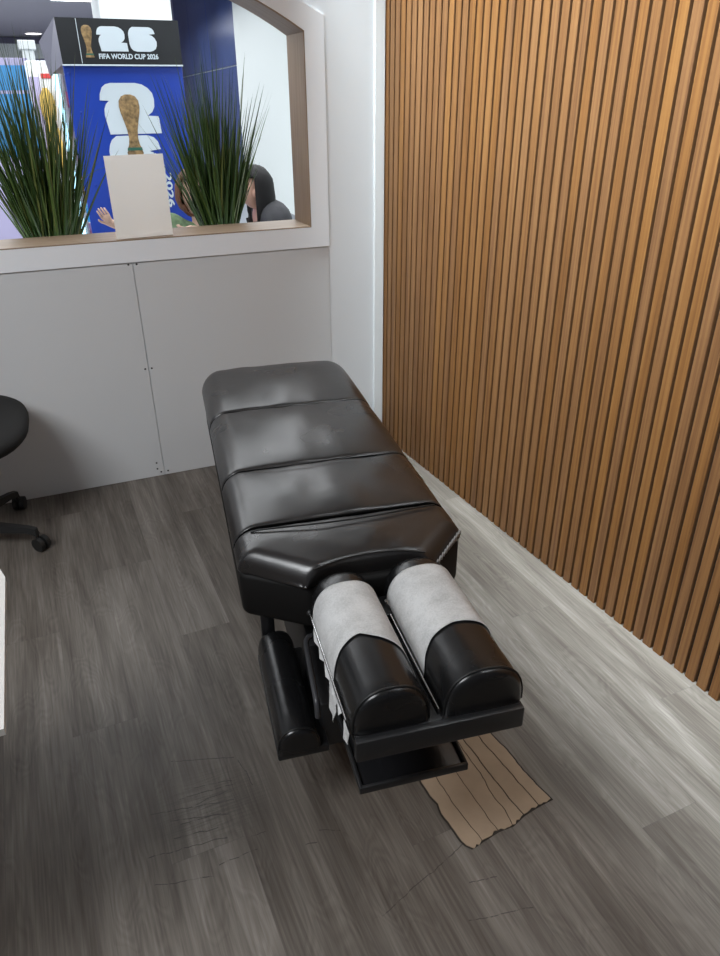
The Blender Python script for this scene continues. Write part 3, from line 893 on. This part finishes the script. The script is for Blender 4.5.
# head section
TILT = .05
def hz(v): return (-.1 - v)*TILT
bm = bmesh.new()
ps = [(-.130, -.512), (.186, -.512), (.186, -.16), (-.130, -.16)]
a = [bm.verts.new((u, v, .468 + hz(v))) for u, v in ps]; b = [bm.verts.new((u, v, .484 + hz(v))) for u, v in ps]
bm.faces.new(a); bm.faces.new(b)
for i in range(4): bm.faces.new([a[i], a[(i+1) % 4], b[(i+1) % 4], b[i]])
bevel(bm, .003); obj('head_plate', bm, M['gloss_black'], T, smooth=40)
bm = bbox(-.130, .186, -.522, -.506, .459, .5055, .004); obj('front_bar', bm, M['steel_black'], T, smooth=40)
bm = bbox(-.06, .10, -.20, -.13, .40, .50, .006); obj('hinge_block', bm, M['steel_black'], T, smooth=40)
bm = bmesh.new(); bmesh.ops.create_cone(bm, cap_ends=True, segments=14, radius1=.006, radius2=.005, depth=.010, matrix=Matrix.Translation((.032, -.165, .505)))
obj('bolt', bm, M['chrome'], T, smooth=40)

def pad_profile(w, h, n=30):
    out = []
    for i in range(n+1):
        th = PI - PI*i/n
        c, s = math.cos(th), math.sin(th)
        out.append((w/2*math.copysign(abs(c)**.82, c), h*s**.78))
    return out
def headpad(uc, w, v1, h=.086):
    prof = pad_profile(w, h)
    v0 = -.502
    st = [(v0-.004, .55), (v0-.003, .86), (v0, .94), (v0+.005, .985), (v0+.011, 1.0)]
    st += [(v0+.011 + (v1-.036-v0-.011)*i/14, 1.0) for i in range(1, 15)]
    st += [(v1-.024, .985), (v1-.014, .95), (v1-.006, .88), (v1, .78), (v1+.003, .62), (v1+.002, .4)]
    bm = bmesh.new(); rings = []
    rear = v1 - .030
    for v, s in st:
        ring = []
        for i, (x, z) in enumerate(prof):
            th = PI - PI*i/(len(prof)-1)
            cr = 0
            if v > rear and v < v1+.001: cr = .024*math.sin(th*22 + v*300)*min(1, (v-rear)/.02)
            ss = s + cr
            zc = h*.42
            ring.append(bm.verts.new((uc + x*ss, v, .4845 + hz(v) + max(.0, zc + (z-zc)*ss if z > .001 else 0))))
        rings.append(ring)
    for a, b in zip(rings, rings[1:]):
        for i in range(len(prof)-1): bm.faces.new([a[i], a[i+1], b[i+1], b[i]])
        bm.faces.new([a[-1], a[0], b[0], b[-1]])
    bm.faces.new(rings[0]); bm.faces.new(rings[-1])
    o = obj('head_cushion', bm, M['pad'], T, smooth=60)
    bm = bmesh.new()
    tube(bm, [(uc + x*.997, v0+.006, .485 + hz(v0) + z*.997) for x, z in prof], .0022, 8)
    obj('piping', bm, M['piping'], o, smooth=60)
    return prof
UL, WL, UR, WR = -.060, .140, .1145, .151
headpad(UL, WL, -.108); headpad(UR, WR, -.098)
# paper rails and clips
def rail(u, va, vb, z=.492, r=.0022, name='paper_rail'):
    bm = bmesh.new(); tube(bm, [(u, va, z + hz(va)), (u, vb, z + hz(vb))], r, 8); return obj(name, bm, M['chrome'], T, smooth=60)
rail(-.1345, -.14, -.47); rail(.0115, -.17, -.49); rail(.0315, -.17, -.49); rail(.1935, -.15, -.44)
for u, v in ((-.1345, -.14), (.1955, -.445)):
    bm = bmesh.new(); bmesh.ops.create_uvsphere(bm, u_segments=12, v_segments=8, radius=.0065, matrix=Matrix.Translation((u, v, .492 + hz(v)))); obj('rail_knob', bm, M['plastic'], T, smooth=180)
# padded hand rests hanging beside the head section
def armrest(s):
    bm = bmesh.new()
    prof = []
    n = 18; w, h = .092, .060
    for i in range(n+1):
        th = PI - PI*i/n; c, q = math.cos(th), math.sin(th)
        prof.append((w/2*math.copysign(abs(c)**.85, c), h*q**.8))
    rings = []
    for v, sc_ in [(-.265,.75),(-.264,.9),(-.260,.97),(-.252,1),(-.2,1),(-.1,1),(0,1),(.065,1),(.076,.96),(.082,.88),(.084,.7)]:
        rings.append([bm.verts.new((s*.192 + x*sc_, v, .228 + (z*sc_ if z > .001 else 0))) for x, z in prof])
    for a, b in zip(rings, rings[1:]):
        for i in range(len(prof)-1): bm.faces.new([a[i], a[i+1], b[i+1], b[i]])
        bm.faces.new([a[-1], a[0], b[0], b[-1]])
    bm.faces.new(rings[0]); bm.faces.new(rings[-1])
    o = obj('hand_rest', bm, M['pad'], T, smooth=50)
    bm = bmesh.new(); tube(bm, [(s*.192 + x, -.256, .228 + z) for x, z in prof], .0018, 8); obj('piping', bm, M['piping'], o, smooth=60)
    bm = bbox(s*.195-.05 if s > 0 else s*.195-.045, s*.195+.045 if s > 0 else s*.195+.07, -.26, .07, .206, .2275, .004); obj('rest_plate', bm, M['steel_black'], T, smooth=40)
    bm = bbox(s*.205-.017, s*.205+.017, .088, .112, .205, .414, .003); obj('rest_bracket', bm, M['steel_black'], T, smooth=40)
    bm = bbox(s*.205-.017, s*.205+.017, .06, .112, .206, .222, .003); obj('bracket_foot', bm, M['steel_black'], T, smooth=40)
    return o
armrest(-1)
# lever loop beside the left rest
bm = bmesh.new()
tube(bm, [(-.07, -.03, .340), (-.105, -.03, .340), (-.122, -.034, .340), (-.131, -.046, .340), (-.134, -.065, .340), (-.140, -.15, .340), (-.146, -.235, .340), (-.146, -.245, .332), (-.146, -.247, .30)], .0065, 10)
obj('lever_loop', bm, M['lever'], T, smooth=60)
bm = bbox(-.134, -.06, -.215, -.02, .17, .30, .006); obj('lever_box', bm, M['steel_black'], T, smooth=40)
# lower tray under the head section, with a raised rim
bm = bmesh.new(); box(bm, -.102, .112, -.450, -.17, .296, .304); bevel(bm, .002)
tray = obj('tray', bm, M['gloss_black'], T, smooth=40)
bm = bmesh.new()
for (x0, x1, y0, y1) in ((-.105, .115, -.456, -.449), (-.107, -.100, -.456, -.17), (.110, .117, -.456, -.17)): box(bm, x0, x1, y0, y1, .294, .312)
bevel(bm, .002); obj('tray_rim', bm, M['steel_black'], tray, smooth=40)
bm = bbox(-.02, .05, -.30, -.19, .300, .40, .005); obj('tray_post', bm, M['steel_black'], T, smooth=40)

# ------------------------------------------------------------------ tissue over the head cushions
def paper(label, uc, w, fr, rear, lift=.0018):
    prof = pad_profile(w + 2*lift, .086 + lift, 44)
    bm = bmesh.new(); rows = []
    nv = 26
    for i, (x, z) in enumerate(prof):
        vf = interp(uc + x, fr)
        row = []
        for k in range(nv+1):
            v = rear + (vf-rear)*k/nv
            wv = .0009*noise.noise(Vector((x*40, v*30, 1)))
            row.append(bm.verts.new((uc + x*(1+wv*3), v, .4855 + hz(v) + z + max(0, wv))))
        rows.append(row)
    for a, b in zip(rows, rows[1:]):
        for k in range(nv): bm.faces.new([a[k], a[k+1], b[k+1], b[k]])
    o = obj('face_paper', bm, M['paper'], None, smooth=180)
    m = o.modifiers.new('t', 'SOLIDIFY'); m.thickness = .0006; m.offset = 1
    o.location = T.location; o.rotation_euler = T.rotation_euler; o.scale = T.scale
    return tag(o, label, 'paper', 'tissue papers on the head cushions')
pl = paper('white tissue paper stretched over left head cushion with torn edge', UL, WL,
      [(-.130, -.362), (-.116, -.352), (-.089, -.342), (-.076, -.339), (-.049, -.356), (-.004, -.378), (.006, -.39), (.011, -.43)], -.164)
pr = paper('white tissue paper stretched over right head cushion with slanted edge', UR, WR,
      [(.034, -.402), (.042, -.384), (.058, -.371), (.108, -.357), (.152, -.360), (.185, -.360), (.191, -.358)], -.148)
# torn strips hanging from the rail beside the left cushion
def torn(pts_top, pts_low, u, parent, name='torn_strip'):
    bm = bmesh.new()
    a = [bm.verts.new((u, v, z)) for v, z in pts_top]; b = [bm.verts.new((u-.006*((i*7) % 3)/2, v, z)) for i, (v, z) in enumerate(pts_low)]
    for i in range(len(a)-1): bm.faces.new([a[i], a[i+1], b[i+1], b[i]])
    o = obj(name, bm, M['paper'], parent)
    m = o.modifiers.new('t', 'SOLIDIFY'); m.thickness = .0012
rn = random.Random(5)
vt = [-.20 - .018*i for i in range(15)]
torn([(v, .494 + hz(v)) for v in vt], [(v, .494 + hz(v) - rn.uniform(.001, .007)) for v in vt], -.1385, pl)
vt = [-.362 - .009*i for i in range(8)]
torn([(v, .494 + hz(v)) for v in vt], [(v, .494 + hz(v) - d) for v, d in zip(vt, [.004, .03, .052, .070, .074, .060, .030, .006])], -.1405, pl)
vt = [-.472 - .009*i for i in range(5)]
torn([(v, .497 + hz(v)) for v in vt], [(v, .497 + hz(v) - d) for v, d in zip(vt, [.016, .03, .024, .034, .018])], -.1395, pl)

# ------------------------------------------------------------------ bared strip of underlay in the floor
FP = thing('floor_patch', 'cracked tan patch of bared underlay on the floor beside tray', 'floor patch', (.72, 1.0, 0))
edge_l = [(.588, 1.20), (.588, 1.064), (.591, 1.016), (.597, .985), (.593, .961), (.598, .921), (.603, .869), (.619, .851)]
cr = [[(.588,1.20),(.589,1.064),(.591,1.016),(.597,.985),(.593,.961),(.598,.921),(.603,.869),(.617,.852)],
      [(.632,1.20),(.631,1.10),(.630,1.047),(.634,.954),(.641,.90),(.647,.862)],
      [(.684,1.20),(.680,1.10),(.683,1.046),(.686,.966),(.689,.911),(.692,.870)],
      [(.738,1.20),(.733,1.10),(.737,1.02),(.731,.957),(.737,.911),(.732,.869)],
      [(.748,1.20),(.752,1.107),(.755,1.065),(.759,.992),(.764,.928),(.771,.882)],
      [(.792,1.20),(.794,1.106),(.802,1.045),(.808,.981),(.818,.890)],
      [(.826,1.20),(.829,1.106),(.838,1.06),(.840,.99),(.846,.95),(.855,.893)]]
def at(c, y):
    p = sorted([(q[1], q[0]) for q in c]); return interp(y, p)
def densify(c, seed):
    rn = random.Random(seed); y0 = c[-1][1]; out = []
    for i in range(27):
        y = y0 + (1.20-y0)*i/26
        out.append((at(c, y) + rn.uniform(-.0012, .0012), y))
    return out
dense = [densify(c, i) for i, c in enumerate(cr)]
for i in range(6):
    a, b = dense[i], dense[i+1]
    g = (.0012, .0008, .0010, .0016, .0017, .0010)[i]
    if i == 3: g = .0012
    L = [(x + g, y) for x, y in a]; Rr = [(x - g, y) for x, y in b]
    rn = random.Random(40+i)
    fr = []
    for q in range(1, 5):
        t = q/5; fr.append((L[0][0] + (Rr[0][0]-L[0][0])*t, L[0][1] + (Rr[0][1]-L[0][1])*t + rn.uniform(-.004, .004)))
    poly = fr + Rr + L[::-1]
    bm = bmesh.new(); prism(bm, [(x-.72, y-1.0) for x, y in poly], .0012, .0030)
    obj('strip', bm, M['card'], FP)
poly = [(x - .003, y) for x, y in dense[0]][::-1] + [(c[0][0] + .001, c[0][1] - .0042) for c in dense[1:-1]] + [(x + .004, y - .004 if k == 0 else y) for k, (x, y) in enumerate(dense[-1])]
bm = bmesh.new(); prism(bm, [(x-.72, y-1.0) for x, y in poly], .0002, .0011)
obj('dark_bed', bm, M['crack'], FP)

# ------------------------------------------------------------------ office chair at the left edge
O = thing('office_chair', 'black office chair on castors at the left edge by white wall', 'chair', (-.527, 2.66, 0))
bm = bmesh.new()
rings = []
for z, s in [(.445, .80), (.45, .93), (.465, .985), (.48, 1.0), (.493, .985), (.503, .94), (.508, .85), (.510, .6), (.509, .3)]:
    ring = []
    for k in range(40):
        a = 2*PI*k/40; c, q = math.cos(a), math.sin(a); e = 2/2.6
        ring.append(bm.verts.new((.067 + s*.262*math.copysign(abs(c)**e, c), -.03 + s*.30*math.copysign(abs(q)**e, q), z)))
    rings.append(ring)
for a, b in zip(rings, rings[1:]):
    for k in range(40): bm.faces.new([a[k], a[(k+1) % 40], b[(k+1) % 40], b[k]])
bm.faces.new(rings[0]); bm.faces.new(rings[-1])
obj('seat', bm, M['mesh_fabric'], O, smooth=50)
bm = bbox(-.08, .10, -.09, .09, .40, .446, .01); obj('seat_mechanism', bm, M['plastic'], O, smooth=40)
bm = bmesh.new(); lathe(bm, [(.028, .10), (.028, .24), (.02, .241), (.02, .41)], 20); obj('gas_column', bm, M['plastic'], O, smooth=40)
bm = bmesh.new(); lathe(bm, [(.03, .075), (.045, .08), (.045, .115), (.03, .13)], 20); obj('hub', bm, M['plastic'], O, smooth=40)
BASE = math.atan2(.14+.015, .20)
for k in range(5):
    a = math.radians(48) + k*2*PI/5
    c, s = math.cos(a), math.sin(a)
    bm = bmesh.new()
    secs = []
    for r, w, z0, z1 in [(.03, .022, .075, .115), (.15, .019, .078, .108), (.265, .015, .074, .096), (.295, .014, .062, .088), (.298, .013, .060, .070)]:
        secs.append([bm.verts.new((r*c - t*w*s, r*s + t*w*c, z)) for t, z in ((-1, z0), (1, z0), (.7, z1), (-.7, z1))])
    for A_, B_ in zip(secs, secs[1:]):
        for i in range(4): bm.faces.new([A_[i], A_[(i+1) % 4], B_[(i+1) % 4], B_[i]])
    bm.faces.new(secs[0]); bm.faces.new(secs[-1])
    leg = obj('leg', bm, M['plastic'], O, smooth=40)
    th = a + (.5 if k == 0 else -.4)
    bm = bmesh.new()
    cx, cy = .293*c, .293*s
    ax = Vector((-math.sin(th), math.cos(th), 0))
    for off in (-.013, .013):
        ctr = Vector((cx, cy, .0275)) + ax*off + Vector((math.cos(th), math.sin(th), 0))*.012
        rot = ax.to_track_quat('Z', 'Y').to_matrix().to_4x4()
        bmesh.ops.create_cone(bm, cap_ends=True, segments=22, radius1=.0265, radius2=.0265, depth=.017, matrix=Matrix.Translation(ctr) @ rot)
    tube(bm, [(cx, cy, .066), (cx, cy, .045)], .007, 8)
    obj('castor', bm, M['plastic'], O, smooth=40)
bm = bmesh.new(); tube(bm, [(-.05, -.02, .42), (-.23, -.02, .43), (-.29, -.02, .50), (-.30, -.02, .70)], .016, 10); obj('back_bar', bm, M['plastic'], O, smooth=60)
bm = bbox(-.33, -.285, -.24, .20, .60, 1.0, .02, 3); obj('backrest', bm, M['mesh_fabric'], O, smooth=60)

# ------------------------------------------------------------------ white desk just inside the left edge
D = thing('desk', 'white desk whose edge shows at the left border', 'desk', (-.60, 1.10, 0))
bm = bmesh.new()
poly = [(.409, -.245), (.403, .145), (.387, .20), (.33, .245), (-.9, .245), (-.9, -.245)]
prism(bm, poly, .708, .72); obj('desktop', bm, M['desk'], D)
for x in (-.86, .10):
    bm = bbox(x-.02, x+.02, -.22, .22, .001, .708, .003); obj('side_panel', bm, M['desk'], D)

# ------------------------------------------------------------------ camera
cam = bpy.data.cameras.new('camera'); co = bpy.data.objects.new('camera', cam); COL.objects.link(co)
RX = ((.924, .187, -.335), (-.383, .435, -.815), (-.007, .881, .473))
x = Vector((RX[0][0], RX[1][0], RX[2][0])); y = Vector((RX[0][1], RX[1][1], RX[2][1]))
x.normalize(); y = (y - x*y.dot(x)).normalized(); z = x.cross(y)
co.matrix_world = Matrix(((x.x, y.x, z.x, 0), (x.y, y.y, z.y, 0), (x.z, y.z, z.z, 1.5), (0, 0, 0, 1)))
cam.sensor_fit = 'HORIZONTAL'; cam.sensor_width = 36; cam.lens = 716/720*36; cam.clip_start = .02
SC.camera = co

# ------------------------------------------------------------------ lights
def area(name, loc, size, power, col=(1, 1, 1), rot=(0, 0, 0), spread=180):
    l = bpy.data.lights.new(name, 'AREA'); l.shape = 'RECTANGLE'; l.size, l.size_y = size; l.energy = power; l.color = col; l.spread = math.radians(spread)
    o = bpy.data.objects.new(name, l); COL.objects.link(o); o.location = loc; o.rotation_euler = rot
    return o
area('slat_wall_strip_and_fill', (1.135, .93, 2.57), (.06, 3.96), 47, (.84, .95, 1), (0, math.radians(-14), math.radians(3.9)), 42)
area('slat_wall_strip_and_fill', (1.06, 1.4, 2.57), (.06, 3.0), 9, (.90, .96, 1), (math.radians(12), math.radians(-4), math.radians(3.9)), 120)  # wide fill added beside the strip to brighten back wall and frame
area('overhead_fill_light', (-1.35, .75, 2.56), (1.3, 1.3), 108, (.94, .97, 1), (math.radians(14), 0, 0))  # unseen fill added overhead to raise the room's ambient level
area('concourse_light', (.2, 6.0, 2.70), (5.0, 5.0), 290, (.95, .98, 1))
area('concourse_light', (-.5, 14.0, 2.70), (6.0, 9.0), 330, (.95, .98, 1))
w = bpy.data.worlds.new('world'); SC.world = w; w.use_nodes = True
w.node_tree.nodes['Background'].inputs[0].default_value = (.8, .87, 1, 1)
w.node_tree.nodes['Background'].inputs[1].default_value = .14
SC.view_settings.view_transform = 'Standard'; SC.view_settings.look = 'None'
SC.view_settings.gamma = 1; SC.view_settings.use_curve_mapping = False
SC.view_settings.exposure = 0
